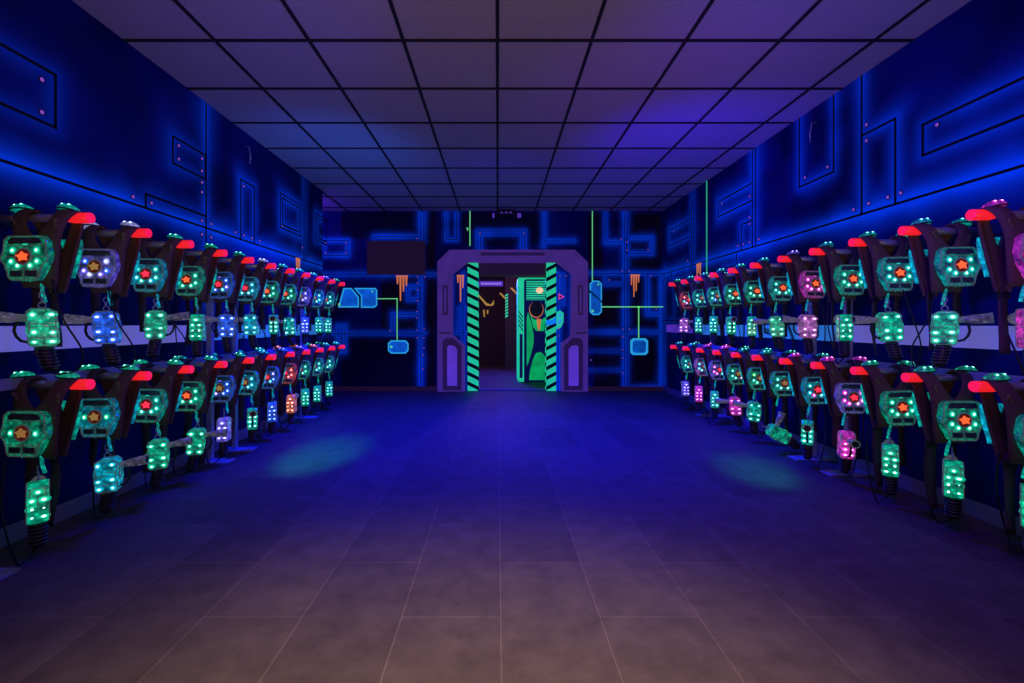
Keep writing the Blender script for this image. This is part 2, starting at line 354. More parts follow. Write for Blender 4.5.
def rect(a, b, c, d): return [(a, c), (b, c), (b, d), (a, d)]
def drip(u, v, wd, hs, mi):
    """paint dribbles hanging from a height v"""
    out = [(rect(u - wd / 2, u + wd / 2, v - 0.02, v), mi)]
    n = len(hs)
    for i, h in enumerate(hs):
        x = u - wd / 2 + wd * (i + 0.5) / n; q = wd / n * 0.36
        out.append(([(x - q, v - 0.02), (x + q, v - 0.02), (x + q * 0.6, v - h), (x, v - h - 0.015), (x - q * 0.6, v - h)], mi))
    return out
def band_glyphs(u0, n, sgn, v0, v1, mi):
    """dark angular letters, J O A R shapes cut out of the cyan band"""
    out = []; w_ = 0.20
    h = v1 - v0
    for i in range(n):
        a = u0 + sgn * i * 0.34; k = i % 3
        def P(l): return [(a + sgn * x * w_, v0 + y * h) for x, y in l]
        if k == 0: out += [(P([(0.15, 0.25), (0.45, 0.25), (0.45, 1.0), (0.15, 1.0)]), mi), (P([(0.75, 0), (0.95, 0), (0.95, 1), (0.75, 1)]), mi)]
        elif k == 1: out += [(P([(0.0, 0.0), (0.25, 0.0), (0.6, 1.0), (0.35, 1.0)]), mi), (P([(0.6, 0.0), (0.95, 0.0), (0.85, 0.3), (0.7, 0.3)]), mi)]
        else: out += [(P([(0.2, 0.3), (0.7, 0.3), (0.7, 0.75), (0.2, 0.75)]), mi), (P([(0.95, 0), (1.12, 0), (1.12, 1), (0.95, 1)]), mi)]
    return out

# left wall (u = distance along the room, v = height)
fnL = lambda u, v, t: (XL + t, u, v)
L_rects = [(0.6, 2.475, 2.127, 2.41, 'LRTB', .42), (3.37, 3.745, 2.25, 2.445, 'LRTB', .6), (3.11, 3.755, SEAM, 1.95, 'LTR', .6), (4.26, 4.50, SEAM, 2.41, 'LRT'),
           (5.04, 5.56, 2.13, 2.505), (5.09, 5.51, 2.17, 2.465), (6.01, 6.40, 2.17, 2.52), (6.06, 6.40, 2.21, 2.48)]
L_segs = [(Y0, SEAM, YL, SEAM, 1.6), (3.755, SEAM - .6, 3.755, H), (5.65, SEAM - .3, 5.65, H), (5.70, SEAM, 5.70, H, .8)]
L_riv = [(2.40, 2.345), (2.40, 2.175), (3.43, 2.40), (3.43, 2.30), (3.70, 2.40), (3.70, 2.30), (3.70, 2.21), (3.70, 2.13), (3.0, 1.90), (3.16, 1.90),
         (3.70, 1.90), (3.82, 1.90), (3.70, 1.79), (3.82, 1.79), (4.31, 2.36), (4.31, 1.90), (4.45, 1.90), (4.17, 1.90), (4.60, 1.90), (5.08, 2.15), (5.6, 2.0)]
L_x = [(rect(0.2, 3.62, 0.935, 1.06), 3), (rect(3.62, 6.1, 0.935, 1.06), 4)] + band_glyphs(3.8, 6, 1, 0.935, 1.06, 5) + drip(5.48, SEAM, 0.12, (.13, .17, .1), 6)
left = mural_wall('wall_left', fnL, Y0, YL, 0, H, L_rects, L_segs, L_riv, extra=L_x, mats_extra=('lilac', 'bandblue', 'navy', 'orange'), lw=0.016)
# right wall
fnR = lambda u, v, t: (XR - t, u, v)
SR = 1.868
R_rects = [(0.5, 2.865, 2.12, 2.31, 'LRTB', .75), (3.063, 3.346, SR, 2.438, 'LT'), (3.625, 4.036, 2.27, H + .2, 'LRB'), (4.78, 5.515, 2.355, 2.535, 'RTB'),
           (4.78, 4.996, SR, 2.15, 'RT'), (6.28, 7.11, 2.276, 2.512, 'RTB'), (6.35, 7.0, 1.72, SR, 'LRB'), (5.1, 5.4, 1.72, SR - .02, 'LB')]
R_segs = [(Y0, SR, YB, SR, 1.6), (3.346, SR, 3.346, H), (4.78, SR, 4.78, H), (4.72, SR, 4.72, H, .9), (6.28, SR - .5, 6.28, H), (6.22, SR, 6.22, H, .9),
          (7.30, 0.0, 7.30, SR, 1.1), (6.9, 1.0, 6.9, 1.7, .8), (6.0, 1.12, YB, 1.12, .5)]
R_riv = [(2.77, 2.27), (3.30, 2.50), (3.30, 2.385), (3.28, 1.93), (3.12, 1.93), (3.42, 1.92), (3.02, 1.93), (3.69, 2.33), (3.96, 2.33), (5.42, 2.49), (4.83, 2.41),
         (4.83, 2.19), (4.83, 1.93), (4.95, 1.93), (4.66, 1.93), (5.06, 1.93), (4.83, 2.12), (6.9, 2.46), (6.4, 1.95)]
R_x = [(rect(0.2, 3.6, 0.935, 1.06), 3), (rect(3.6, 6.0, 0.935, 1.06), 4), (rect(6.0, 7.2, 0.945, 1.06), 8)] + band_glyphs(3.75, 7, 1, 0.935, 1.06, 5) + \
    drip(6.05, SR, 0.14, (.17, .12, .16), 6) + [(rect(5.805, 5.83, 1.2, H), 7)]
right = mural_wall('wall_right', fnR, Y0, YB, 0, H, R_rects, R_segs, R_riv, extra=R_x,
                   mats_extra=('lilac', 'bandblue', 'navy', 'orange', 'gline', 'signlilac'), lw=0.016)
# back wall: pixel coordinates of the mural are turned into metres on the wall plane
KB = YB / F
def BX(x): return (x - VX) * KB
def BZ(y): return CAMH + (VY - y) * KB
def bp(pts): return [(BX(x), BZ(y)) for x, y in pts]
def br(x0, x1, y0, y1, *s): return (BX(x0), BX(x1), BZ(y1), BZ(y0)) + s
def bs(x0, y0, x1, y1, *k): return (BX(x0), BZ(y0), BX(x1), BZ(y1)) + k
fnB = lambda u, v, t: (u, YB - t, v)
B_rects = [br(324, 348, 240.5, 255.5), br(408, 419.5, 287, 299.5), br(393, 418, 314.6, 333, 'LT'), br(338, 345, 326, 351),
           br(605.5, 624.6, 200, 242, 'LB'), br(626.5, 652, 238, 253.5), br(605, 624.6, 275, 284, 'LB'), br(647.6, 661, 274, 314, 'LB'),
           br(446.5, 456.5, 205, 239.5, 'LRB'), br(478, 524.6, 231, 250, 'LRT'), br(480.5, 522, 234, 250, 'LRT')]
B_segs = [bs(300, 274.5, 436, 274.5, .8), bs(374, 236.5, 418, 236.5), bs(374, 236.5, 374, 242, .7), bs(420.6, 205, 420.6, 388), bs(424, 205, 424, 242, .8),
          bs(300, 333.4, 424, 333.4, .8), bs(544, 205, 544, 246), bs(544, 241, 574, 241, 1.1), bs(624.6, 205, 624.6, 389), bs(627, 205, 627, 389, .7),
          bs(588, 273.4, 664, 273.4), bs(588, 332, 662, 332, .9), bs(590, 351, 624, 351, .6), bs(590, 370, 624, 370, .6), bs(662, 273, 662, 389, 1.2),
          bs(628, 388, 662, 388, .9), bs(452.5, 262, 452.5, 345, .7), bs(571.5, 262, 571.5, 345, .7), bs(463, 274, 463, 391, .9), bs(558, 274, 558, 391, 1.2),
          bs(563, 275, 563, 302), bs(556, 304, 563, 304), bs(459, 308, 459, 333), bs(459, 308, 466, 308), bs(453, 333, 466, 333)]
B_riv = bp([(326, 243), (346, 243), (326, 253), (346, 253), (417, 238.5), (417.5, 277), (425, 277), (417.5, 283), (417.5, 290), (417.5, 301), (417, 311.5),
            (390, 330.5), (417, 318), (417, 330), (424, 329), (424, 338), (424, 348), (423, 355), (423, 369), (417, 338), (621, 239), (622, 271), (629, 271),
            (623, 329), (629.5, 329), (622.5, 337), (622.5, 350), (622.5, 358), (622.5, 373), (591, 360), (651, 276), (656, 309), (636, 275), (648, 250),
            (627, 242), (627, 250), (524, 233.5), (480, 233.5), (609, 280), (566, 276), (560, 276), (558.5, 329), (558.5, 336)])
brn = (0.020, 0.009, 0.012); blk = (0.006, 0.004, 0.03)
B_dark = [(BX(592), BX(662), BZ(390), BZ(276), brn), (BX(425), BX(436), BZ(392), BZ(211), brn), (BX(587), BX(604), BZ(272), BZ(212), brn),
          (BX(628), BX(662), BZ(272), BZ(212), brn), (BX(340), BX(420), BZ(240), BZ(211), blk), (BX(380), BX(420), BZ(330), BZ(276), brn), (BX(460), BX(545), BZ(246), BZ(212), blk),
          (BX(340), BX(418), BZ(388), BZ(336), blk)]
def chamf(x0, x1, y0, y1, c):
    return bp([(x0 + c, y0), (x1 - c, y0), (x1, y0 + c), (x1, y1 - c), (x1 - c, y1), (x0 + c, y1), (x0, y1 - c), (x0, y0 + c)])
B_x = []
def cyan_panel(x0, x1, y0, y1, c, fill, b=1.3):
    B_x.append((chamf(x0, x1, y0, y1, c), 3)); B_x2.append((chamf(x0 + b, x1 - b, y0 + b, y1 - b, c * .8), fill))
B_x2 = []
B_x += [(bp([(338, 307.5), (343.5, 288), (351.5, 288), (359, 297), (359, 307.5)]), 3), (bp([(354, 288), (375.5, 288), (377.3, 290), (377.3, 305.5), (374.5, 307.8), (361, 307.8), (361, 296)]), 3)]
B_x2 += [(bp([(340, 306), (344.8, 289.3), (351, 289.3), (357.7, 297.4), (357.7, 306)]), 5), (bp([(356.7, 289.3), (374.8, 289.3), (376, 290.5), (376, 305), (373.8, 306.5), (362.3, 306.5), (362.3, 295.7)]), 5)]
cyan_panel(388, 408.6, 340.3, 353.6, 3, 5); cyan_panel(630.2, 648, 338.2, 355, 2.5, 4, 2.2); cyan_panel(589.6, 601.8, 280.7, 315, 3, 4)
B_x2 += [(bp([(589.6, 290), (601.8, 300.8), (601.8, 303), (589.6, 292.5)]), 9)]
B_x += [(rect(BX(377.3), BX(397.6), BZ(299.2), BZ(298.3)), 6), (rect(BX(396.7), BX(397.6), BZ(340.3), BZ(298.3)), 6),
        (rect(BX(591.8), BX(592.8), BZ(281), H), 6), (rect(BX(601.8), BX(664), BZ(307.5), BZ(306.3)), 6), (rect(BX(638), BX(639.2), BZ(338.2), BZ(306.3)), 6),
        (rect(BX(469.4), BX(470.5), BZ(246), H), 6), (bp([(466, 227.5), (468.6, 228), (467.8, 231.5)]), 6)]
for cx, cy in ((372.5, 291.3), (339.5, 304.5), (391.3, 346.7), (598, 284.5), (592.5, 311)):
    B_x2.append((bp([(cx + 1.5 * math.cos(a), cy + 1.5 * math.sin(a)) for a in np.linspace(0, 6.28, 7)[:-1]]), 6))
B_x += drip(BX(402), BZ(275.5), 0.19, (.13, .40, .25, .16), 7) + drip(BX(635), BZ(274.5), 0.15, (.16, .35, .26, .12), 7) + drip(BX(460.5), BZ(275), 0.12, (.12, .42, .2), 7)
B_x += [(bp([(558.5, 293.2), (558.5, 299.8), (564.7, 297)]), 8)]; B_x2 += [(bp([(559.6, 295.3), (559.6, 298.2), (562.3, 296.9)]), 9)]
B_x += [(bp([(556.5, 312), (560, 310.5), (563.5, 313), (563.5, 322), (561, 327.5), (556.5, 329)]), 10)]
B_x2 += [(bp([(558, 314.5), (561, 313), (562, 316), (559, 318)]), 3), (bp([(557.5, 320), (561.5, 318.5), (561, 323), (558, 325)]), 3)]
DOOR = (BX(467.5), BX(556), -1, BZ(262.5))
_w = mural_wall('wall_back', fnB, XREC, XR, 0, H, B_rects, B_segs, B_riv, holes=[DOOR], extra=B_x, dark=B_dark, step=0.02,
           mats_extra=('cyan', 'cyan_fill', 'sky_fill', 'gline2', 'orange', 'pinkline', 'line', 'mint'), lw=0.012, hw=0.035, hb=0.09, hc=0.85, ha=0.26)
# second coat of painted details sits on the first, same wall mesh
bm = bmesh.new(); bm.from_mesh(_w.data); mb = MB.__new__(MB); mb.bm = bm
for poly, mi in B_x2: mb.prism(poly, fnB, 0.006, 0.009, mi)
bmesh.ops.recalc_face_normals(bm, faces=bm.faces); bm.to_mesh(_w.data); bm.free()

# other walls, floor, ceiling
def struct(name, mb, mats):
    o = link(name, mb.mesh(name, mats)); tag(o, kind='structure'); return o
mb = MB(); mb.box((0, (Y0 + 13) / 2, -0.05), (7.4, 13 - Y0, 0.1)); struct('floor', mb, ['floor'])
mb = MB(); mb.box(((XREC + XR) / 2, (Y0 + YB) / 2, H + 0.05), (XR - XREC, YB - Y0, 0.1), 0)
k = 0
x = -3.0
while x < XR:
    mb.box((x, (Y0 + YB) / 2, H - 0.002), (0.022, YB - Y0, 0.012), 1); x += 0.6
y = 2.33 - 0.6 * 8
while y < YB:
    mb.box(((XREC + XR) / 2, y, H - 0.0022), (XR - XREC, 0.022, 0.012), 1); y += 0.6
struct('ceiling', mb, ['tile', 'grid'])
mb = MB(); mb.box((XREC - 0.05, (YL + YB) / 2, H / 2), (0.1, YB - YL + .4, H)); struct('wall_recess', mb, ['deepblue'])
mb = MB(); mb.box(((XREC + XL) / 2, YL - 0.06, H / 2), (XL - XREC - .002, 0.12, H)); struct('wall_recess.001', mb, ['deepblue'])
mb = MB(); mb.box((0, Y0 - 0.05, H / 2), (7.2, 0.1, H)); struct('wall_front', mb, ['deepblue'])
for side, X, s, ye in (('left', XL, 1, YL), ('right', XR, -1, YB)):
    mb = MB(); mb.box((X + s * 0.008, (Y0 + ye) / 2, 0.045), (0.016, ye - Y0, 0.09), bev=0.003); struct('baseboard_' + side, mb, ['skirt'])
mb = MB(); mb.box(((BX(438) + XREC) / 2, YB - .011, .035), (BX(438) - XREC, .014, .07)); struct('baseboard_back', mb, ['brown'])
mb = MB(); mb.box(((BX(587) + XR) / 2, YB - .011, .035), (XR - BX(587), .014, .07)); struct('baseboard_back.001', mb, ['brown'])

# ---------------------------------------------------------------- doorway
fnD = lambda u, v, t: (u, YB - 0.002 - t, v)
door = empty('door_1', (0, YB, 0)); tag(door, kind='structure')
def dpart(name, mb, mats):
    o = link(name, mb.mesh(name, mats), door); o.matrix_parent_inverse = door.matrix_world.inverted()
    o.location = (0, -YB, 0); return o
mb = MB()
outer = [(438, 391), (438, 262.5), (450, 250.5), (574, 250.5), (587, 263), (587, 391)]
inner = [(560.5, 391), (560.5, 343), (571, 336), (571.7, 274), (556.5, 262.4), (467.5, 262.4), (452.3, 274), (452.3, 335), (465, 345), (465, 391)]
mb.prism(bp(outer + inner), fnD, 0.0, 0.10, 0, bev=0.012)
dpart('door_frame', mb, ['purple'])
mb = MB(); mb.prism(bp([(481, 253.5), (544, 253.5), (544, 256.5), (481, 256.5)]), fnD, 0.10, 0.112, bev=.003); dpart('lintel_panel', mb, ['purple3'])
for s in (0, 1):
    f = (lambda l: l) if s == 0 else (lambda l: [(1025.2 - x, y) for x, y in l])
    mb = MB(); mb.prism(bp(f([(443.5, 389), (443.5, 341), (446.5, 338), (454, 338), (462, 346), (462, 389)])), fnD, .10, .115, 0, bev=.004)
    mb.prism(bp(f([(447.8, 385), (447.8, 347), (449.5, 344.5), (455.5, 345.5), (458, 349), (458, 385)])), fnD, .115, .122, 1, bev=.003); dpart('lower_panel', mb, ['purple3', 'purple2'])
    mb = MB(); mb.prism(bp(f([(443.5, 315), (443.5, 286), (448.5, 286), (448.5, 315)])), fnD, .10, .112, 0, bev=.003)
    mb.prism(bp(f([(445, 313), (445, 288), (447, 288), (447, 313)])), fnD, .112, .116, 1); dpart('slot_panel', mb, ['purple3', 'purple'])
    mb = MB(); mb.prism(bp(f([(439.5, 332), (451, 332), (451, 333.5), (439.5, 333.5)])), fnD, .10, .106, 0); dpart('frame_groove', mb, ['purple3'])
mb = MB(); mb.box(((DOOR[0] + DOOR[1]) / 2, YB + .13, (BZ(262.5) + BZ(275)) / 2), (DOOR[1] - DOOR[0] + .3, .24, BZ(262.5) - BZ(275))); dpart('door_header', mb, ['brown'])
mb = MB(); mb.box(((BX(478) + BX(546)) / 2, YB + .06, .006), (BX(546) - BX(478), .2, .012)); dpart('threshold', mb, ['deepblue'])
# striped jamb posts
for nm, (xa, xb), sl, lab in (('l', (467.6, 478.4), 1, 'green and black hazard striped post on the left side of the doorway'),
                              ('r', (546, 556), -1, 'green and black hazard striped post with azure patch, right side of the doorway')):
    pr = empty('hazard_post', (BX((xa + xb) / 2), YB + .06, 0.0)); tag(pr, lab, 'post', 'hazard striped door posts')
    wdt = BX(xb) - BX(xa); hh = BZ(263)
    mb = MB(); mb.box((0, 0, hh / 2), (wdt, .16, hh), bev=.008); link('post_core', mb.mesh('post_core', ['hazard']), pr)
    mb = MB(); n = 13; pitch = hh / n
    def wrap(z, dz, th):
        # one slanted black band on the front face
        return [(-wdt / 2, z + (dz if sl > 0 else 0)), (wdt / 2, z + (0 if sl > 0 else dz)), (wdt / 2, z + (0 if sl > 0 else dz) + th), (-wdt / 2, z + (dz if sl > 0 else 0) + th)]
    for i in range(n):
        z = i * pitch + 0.01
        poly = [(u, min(max(v, 0.003), hh - .003)) for u, v in wrap(z, .085, pitch * .40)]
        mb.prism(poly, lambda u, v, t: (u, -.08 - t, v), 0, .002, 0)
        zz = z + (0 if sl > 0 else .085)
        inx = sl * wdt / 2
        mb.prism([(0, zz), (.16, zz - .05), (.16, zz - .05 + pitch * .40), (0, zz + pitch * .40)], lambda u, v, t: (inx + sl * t, -.08 + u, max(.003, v)), 0, .002, 0)
    link('black_stripes', mb.mesh('black_stripes', ['line']), pr)
    if sl < 0:
        mb = MB(); za, zb = BZ(327), BZ(320)
        mb.prism([(-wdt / 2 - .0, za + .02), (0, za + .035), (wdt / 2, za + .06), (wdt / 2, zb + .06), (0.01, zb + .0), (-wdt / 2, zb)], lambda u, v, t: (u, -.082 - t, v), 0, .003, 0)
        link('azure_patch', mb.mesh('azure_patch', ['azure']), pr)

# ---------------------------------------------------------------- corridor beyond the door
YC = YB + .02
mb = MB(); mb.box((-.75, (YC + 12.8) / 2, 1.2), (.1, 12.8 - YC, 2.4)); struct('wall_corridor_left', mb, ['dark'])
mb = MB(); mb.box((1.6, (YC + 12.8) / 2, 1.2), (.1, 12.8 - YC, 2.4)); struct('wall_corridor_right', mb, ['dark'])
mb = MB(); mb.box((0.4, (YC + 12.8) / 2, 2.45), (2.6, 12.8 - YC, .1)); struct('ceiling_corridor', mb, ['dark'])
def at(x, y, Y): return ((x - VX) * Y / F, Y, CAMH + (VY - y) * Y / F)
def pix(mb, pts, Y, t0, t1, mi):
    mb.prism([(at(x, y, Y)[0], at(x, y, Y)[2]) for x, y in pts], lambda u, v, t: (u, Y - t, v), t0, t1, mi)
Yf = 12.6
mb = MB(); mb.box((-.2, Yf + .05, 1.2), (1.1, .1, 2.4))
pix(mb, [(477, 294.5), (478.5, 294), (486.5, 303), (491, 304.5), (494, 300), (494, 304.5), (491.5, 306), (486, 305.5)], Yf, 0, .01, 1)
pix(mb, [(499, 293), (501, 292.8), (505, 297), (505, 299.5)], Yf, 0, .01, 1); pix(mb, [(483, 310), (484.5, 309.5), (485, 317), (483.8, 317)], Yf, 0, .01, 1); pix(mb, [(486.8, 310), (488.5, 310), (488, 314), (487, 314)], Yf, 0, .01, 1)
struct('wall_corridor_end', mb, ['dark', 'yellow'])
Yp = 11.2
mb = MB(); x0 = at(505, 300, Yp)[0]; mb.box(((x0 + 1.55) / 2, Yp + .06, 1.2), (1.55 - x0, .12, 2.4))
pix(mb, [(510, 288), (512, 287.5), (517.5, 293.5), (517.5, 295.5)], Yp, 0, .01, 1)
for i in range(8):
    yy = 296 + i * 3; pix(mb, [(505.3, yy - 1), (508, yy - 2.4), (508, yy - .8), (505.3, yy + .8)], Yp, 0, .012, 2)
struct('wall_corridor_partition', mb, ['dark', 'yellow', 'mint'])
# lit sign in corridor
Ys = 9.0
sg = empty('corridor_sign', at(491, 286, Ys)); tag(sg, 'small violet lit sign hanging in the dark corridor beyond the door', 'sign')
def local(mb, name, mats, par):
    o = link(name, mb.mesh(name, mats)); o.parent = par; o.location = -par.location; return o
mb = MB(); pix(mb, [(479, 286.3), (503, 286.3), (503, 281.3), (479, 281.3)], Ys, 0, .05, 0); local(mb, 'sign_face', ['signlilac'], sg)
mb = MB(); pix(mb, [(478, 279.3), (503, 279.3), (503, 277.8), (478, 277.8)], Ys, 0, .06, 0)
pix(mb, [(490, 282), (491, 282), (491, 255.9), (490, 255.9)], Ys, -.04, -.01, 0); local(mb, 'hanging_bar', ['line'], sg)
mb = MB(); xx = 481.2
for i, wd in enumerate([1.2, 1.3, .9, 1.5, 1.1, .8, 1.4, 1.0, 1.3, .9, 1.2, 1.4, 1.0, 1.3]):
    pix(mb, [(xx, 284.8), (xx + wd * .8, 284.8), (xx + wd * .8, 282.8 + (i % 3) * .25), (xx, 282.8)], Ys, .05, .054, 0); xx += wd + .28
local(mb, 'sign_lettering', ['signtext'], sg)
# green painted cabinet-like booth
Yg = 8.5
bo = empty('painted_booth', (at(534, 300, Yg)[0], Yg + .3, 0)); tag(bo, 'green painted booth with louvred top and dark round window beyond the doorway', 'booth')
bx0 = at(518, 300, Yg)[0]; bx1 = 1.25; bt = at(500, 277.5, Yg)[2]
mb = MB(); mb.box(((bx0 + bx1) / 2, Yg + .3, bt / 2), (bx1 - bx0, .6, bt), 0, bev=.02); local(mb, 'booth_body', ['mint'], bo)
mb = MB(); pix(mb, [(524, 382), (524, 281), (526, 279.3), (551, 279.3), (551, 382)], Yg, 0.001, .006, 0); local(mb, 'blue_front', ['deepblue'], bo)
mb = MB()
pix(mb, [(526.3, 300), (526.3, 281), (551, 281), (551, 300)], Yg, .006, .012, 0)
for i in range(8):
    yy = 282.6 + i * 2.3; pix(mb, [(526.3, yy + .8), (526.3, yy), (551, yy), (551, yy + .8)], Yg, .012, .02, 1)
lv = local(mb, 'louvre', ['mint', 'deepblue'], bo)
def circ(cx, cy, rx, ry, n=20): return [(cx + rx * math.cos(a), cy + ry * math.sin(a)) for a in np.linspace(0, 2 * math.pi, n, endpoint=False)]
mb = MB(); pix(mb, circ(539.5, 290.5, 3.6, 3), Yg, .02, .03, 0); local(mb, 'warm_lamp', ['peach'], bo)
mb = MB(); pix(mb, circ(536.3, 309.5, 7.2, 8.3), Yg, .006, .014, 1); pix(mb, circ(536.3, 309, 6.6, 7.9), Yg, .014, .02, 0); local(mb, 'round_window', ['dark', 'orange'], bo)
mb = MB()
pix(mb, [(526.6, 366), (526.6, 318), (528, 312), (531, 322), (533.6, 334), (533.6, 343), (531, 354), (528, 364)], Yg, .006, .01, 0)
pix(mb, [(530, 313), (533, 319), (540, 321), (545, 317), (551, 314), (546, 327), (543.5, 331), (536, 331), (533, 327)], Yg, .006, .01, 0)
pix(mb, [(529, 380), (530, 370), (533, 359), (536, 353), (541, 352), (545, 356), (551, 372), (551, 380)], Yg, .006, .01, 0)
pix(mb, [(547, 335), (551, 328), (551, 360), (547, 348)], Yg, .006, .01, 0)
local(mb, 'green_figure', ['alien_green'], bo)
mb = MB(); pix(mb, [(536.5, 318.5), (541, 319), (539.8, 329), (538.6, 331), (537.6, 328)], Yg, .02, .024, 0); local(mb, 'orange_drip', ['orange'], bo)
mb = MB()
for i in range(4):
    yy = 315 + i * 4.4; pix(mb, [(518.6, yy - 3), (518.6, yy - 4.8), (523, yy + 1.6), (523, yy + 3.6)], Yg, .001, .005, 0)
pix(mb, [(519.6, 378), (519.6, 334), (522.6, 334), (522.6, 378)], Yg, .001, .004, 0)
local(mb, 'dark_edge_marks', ['deepblue'], bo)

# dark board on the back wall, ceiling sensor bar, wall hooks
bd = empty('wall_board', (BX(396.7), YB - .04, BZ(275))); tag(bd, 'large plain dark brown board on the back wall left of the doorway', 'board')
mb = MB(); mb.prism(bp([(368, 274.8), (425.5, 274.8), (425.5, 241.5), (368, 241.5)]), fnB, .011, .06, 0, bev=.006); local(mb, 'board_panel', ['brown'], bd)
mb = MB(); mb.prism(bp([(370, 273.6), (424, 273.6), (424, 242.8), (370, 242.8)]), fnB, .060, .063, 0); local(mb, 'board_face', ['brown'], bd)
se = empty('sensor_bar', (BX(506), YB - .1, H - .1)); tag(se, 'small dark device bar with lilac lights under the ceiling above the doorway', 'ceiling device')
mb = MB(); mb.prism(bp([(499, 217.6), (513.5, 217.6), (515, 215), (515, 213), (497, 213), (497, 215)]), fnB, .02, .16, 0, bev=.006); mb.cone((BX(506), YB - .09, H), (BX(506), YB - .09, BZ(213)), .02, .02); local(mb, 'housing', ['rubber'], se)
for x in (501.5, 506, 510.5):
    mb = MB(); mb.box((BX(x), YB - .165, BZ(215)), (.035, .012, .018), bev=.003); local(mb, 'indicator_light', ['purple2'], se)
for x0_, x1_, lab in ((492.5, 494.5, 'tiny square lilac detector left of the ceiling device bar'), (517.3, 521, 'small square lilac detector right of the ceiling device bar')):
    d = empty('detector', (BX((x0_ + x1_) / 2), YB - .02, BZ(218))); tag(d, lab, 'detector')
    mb = MB(); mb.prism(bp([(x0_, 218), (x1_, 218), (x1_, 213.8), (x0_, 213.8)]), fnB, .011, .05, 0, bev=.004); local(mb, 'detector_body', ['purple2'], d)
    mb = MB(); mb.box((BX((x0_ + x1_) / 2), YB - .052, BZ(215.5)), (.012, .006, .012)); local(mb, 'detector_lens', ['rubber'], d)
for X_, Y_, s_, lab in ((XL, 4.33, 1, 'thin pale wire hook high on the left wall'), (XR, 3.82, -1, 'small pale bracket hook high on the right wall inside the painted outline')):
    mb = MB(); z_ = 2.64; mb.tube([(X_ + s_ * .0, Y_, z_ + .1), (X_ + s_ * .04, Y_, z_ + .1), (X_ + s_ * .05, Y_ + .01, z_), (X_ + s_ * .03, Y_ + .03, z_ - .05), (X_ + s_ * .01, Y_ + .06, z_ - .03)], .006)
    tag(link('wall_hook', mb.mesh('wall_hook', ['steel'])), lab, 'hook')

# ---------------------------------------------------------------- racks
PEG_T, PEG_B = CAMH + 0.50, CAMH - 0.285
rackM = {}
def make_rack(side, sgn, xw, yspan, posts, pegs, where):
    """sgn: direction from wall to room"""
    r = empty('vest_rack', (xw + sgn * .15, sum(yspan) / 2, 0))
    tag(r, f'pale blue steel wall rack with red capped pegs, {where}', 'rack', 'steel vest racks')
    xb = xw + sgn * .15
    mb = MB(); mb.box((xb, sum(yspan) / 2, PEG_B + .01), (.05, yspan[1] - yspan[0], .05), bev=.005); local(mb, 'beam', ['rack'], r)
    mb = MB(); mb.box((xw + sgn * .02, sum(yspan) / 2, PEG_T), (.03, yspan[1] - yspan[0], .06), bev=.005); local(mb, 'wall_rail', ['navy'], r)
    for y in posts:
        mb = MB(); mb.box((xb, y, (PEG_T - .02) / 2 + .01), (.042, .040, PEG_T - .05), bev=.004); local(mb, 'post', ['rack'], r)
        mb = MB(); mb.box((xw + sgn * .165, y, .006), (.30, .12, .012), bev=.003)
        for dx in (-.11, .11):
            mb.cone((xw + sgn * .165 + dx, y, .012), (xw + sgn * .165 + dx, y, .02), .011, .011, 8)
        local(mb, 'foot', ['rack'], r)
    for (y, z, xc) in pegs:
        x_in = xw + sgn * (.02 if z > 1 else .12); x_out = sgn * (-xc)
        p = link('peg', rack_peg(abs(x_out - x_in)), r, (x_in - r.location.x, y - r.location.y, z), 0 if sgn > 0 else math.pi)
        link('end_cap', CAPM, p, (abs(x_out - x_in), 0, 0))
_pm = {}
def rack_peg(L):
    k = round(L, 3)
    if k not in _pm: _pm[k] = MB().cone((0, 0, 0), (k - .09, 0, 0), .019, .019, 16).mesh('peg', ['steel'], True)
    return _pm[k]
mb = MB(); mb.tube([(-.105, 0, 0), (-.09, 0, 0), (-.006, 0, 0)], [.020, .024, .025], 18, 0); mb.tube([(-.006, 0, 0), (-.002, 0, 0), (0, 0, 0)], [.025, .024, .020], 18, 1)
CAPM = mb.mesh('end_cap', ['cap', 'cap_end'])

YLT = [2.17, 2.53, 2.885, 3.245, 3.605, 3.965, 4.33, 4.69, 5.05, 5.41, 5.76]
YRT = [2.108, 2.468, 2.82, 3.18, 3.54, 3.93, 4.305, 4.68, 5.04, 5.415, 5.80]
YRB = [2.095, 2.448, 2.805, 3.165, 3.52, 3.905, 4.25, 4.62, 5.0, 5.37, 5.75]
XCL, XCR = 1.915, 2.165
make_rack('left', 1, XL, (1.72, 3.73), (1.94, 3.57), [(y, z, XCL) for y in YLT[:5] for z in (PEG_T, PEG_B)], 'nearer one on the left wall')
make_rack('left', 1, XL, (3.74, 5.95), (3.9, 5.26), [(y, z, XCL) for y in YLT[5:] for z in (PEG_T, PEG_B)], 'farther one on the left wall')
make_rack('right', -1, XR, (1.45, 3.46), (1.65, 3.28), [(y, PEG_T, XCR) for y in YRT[:4]] + [(y, PEG_B, XCR) for y in YRB[:4]], 'nearer one on the right wall')
make_rack('right', -1, XR, (3.47, 6.0), (3.65, 5.35), [(y, PEG_T, XCR) for y in YRT[4:]] + [(y, PEG_B, XCR) for y in YRB[4:]], 'farther one on the right wall')

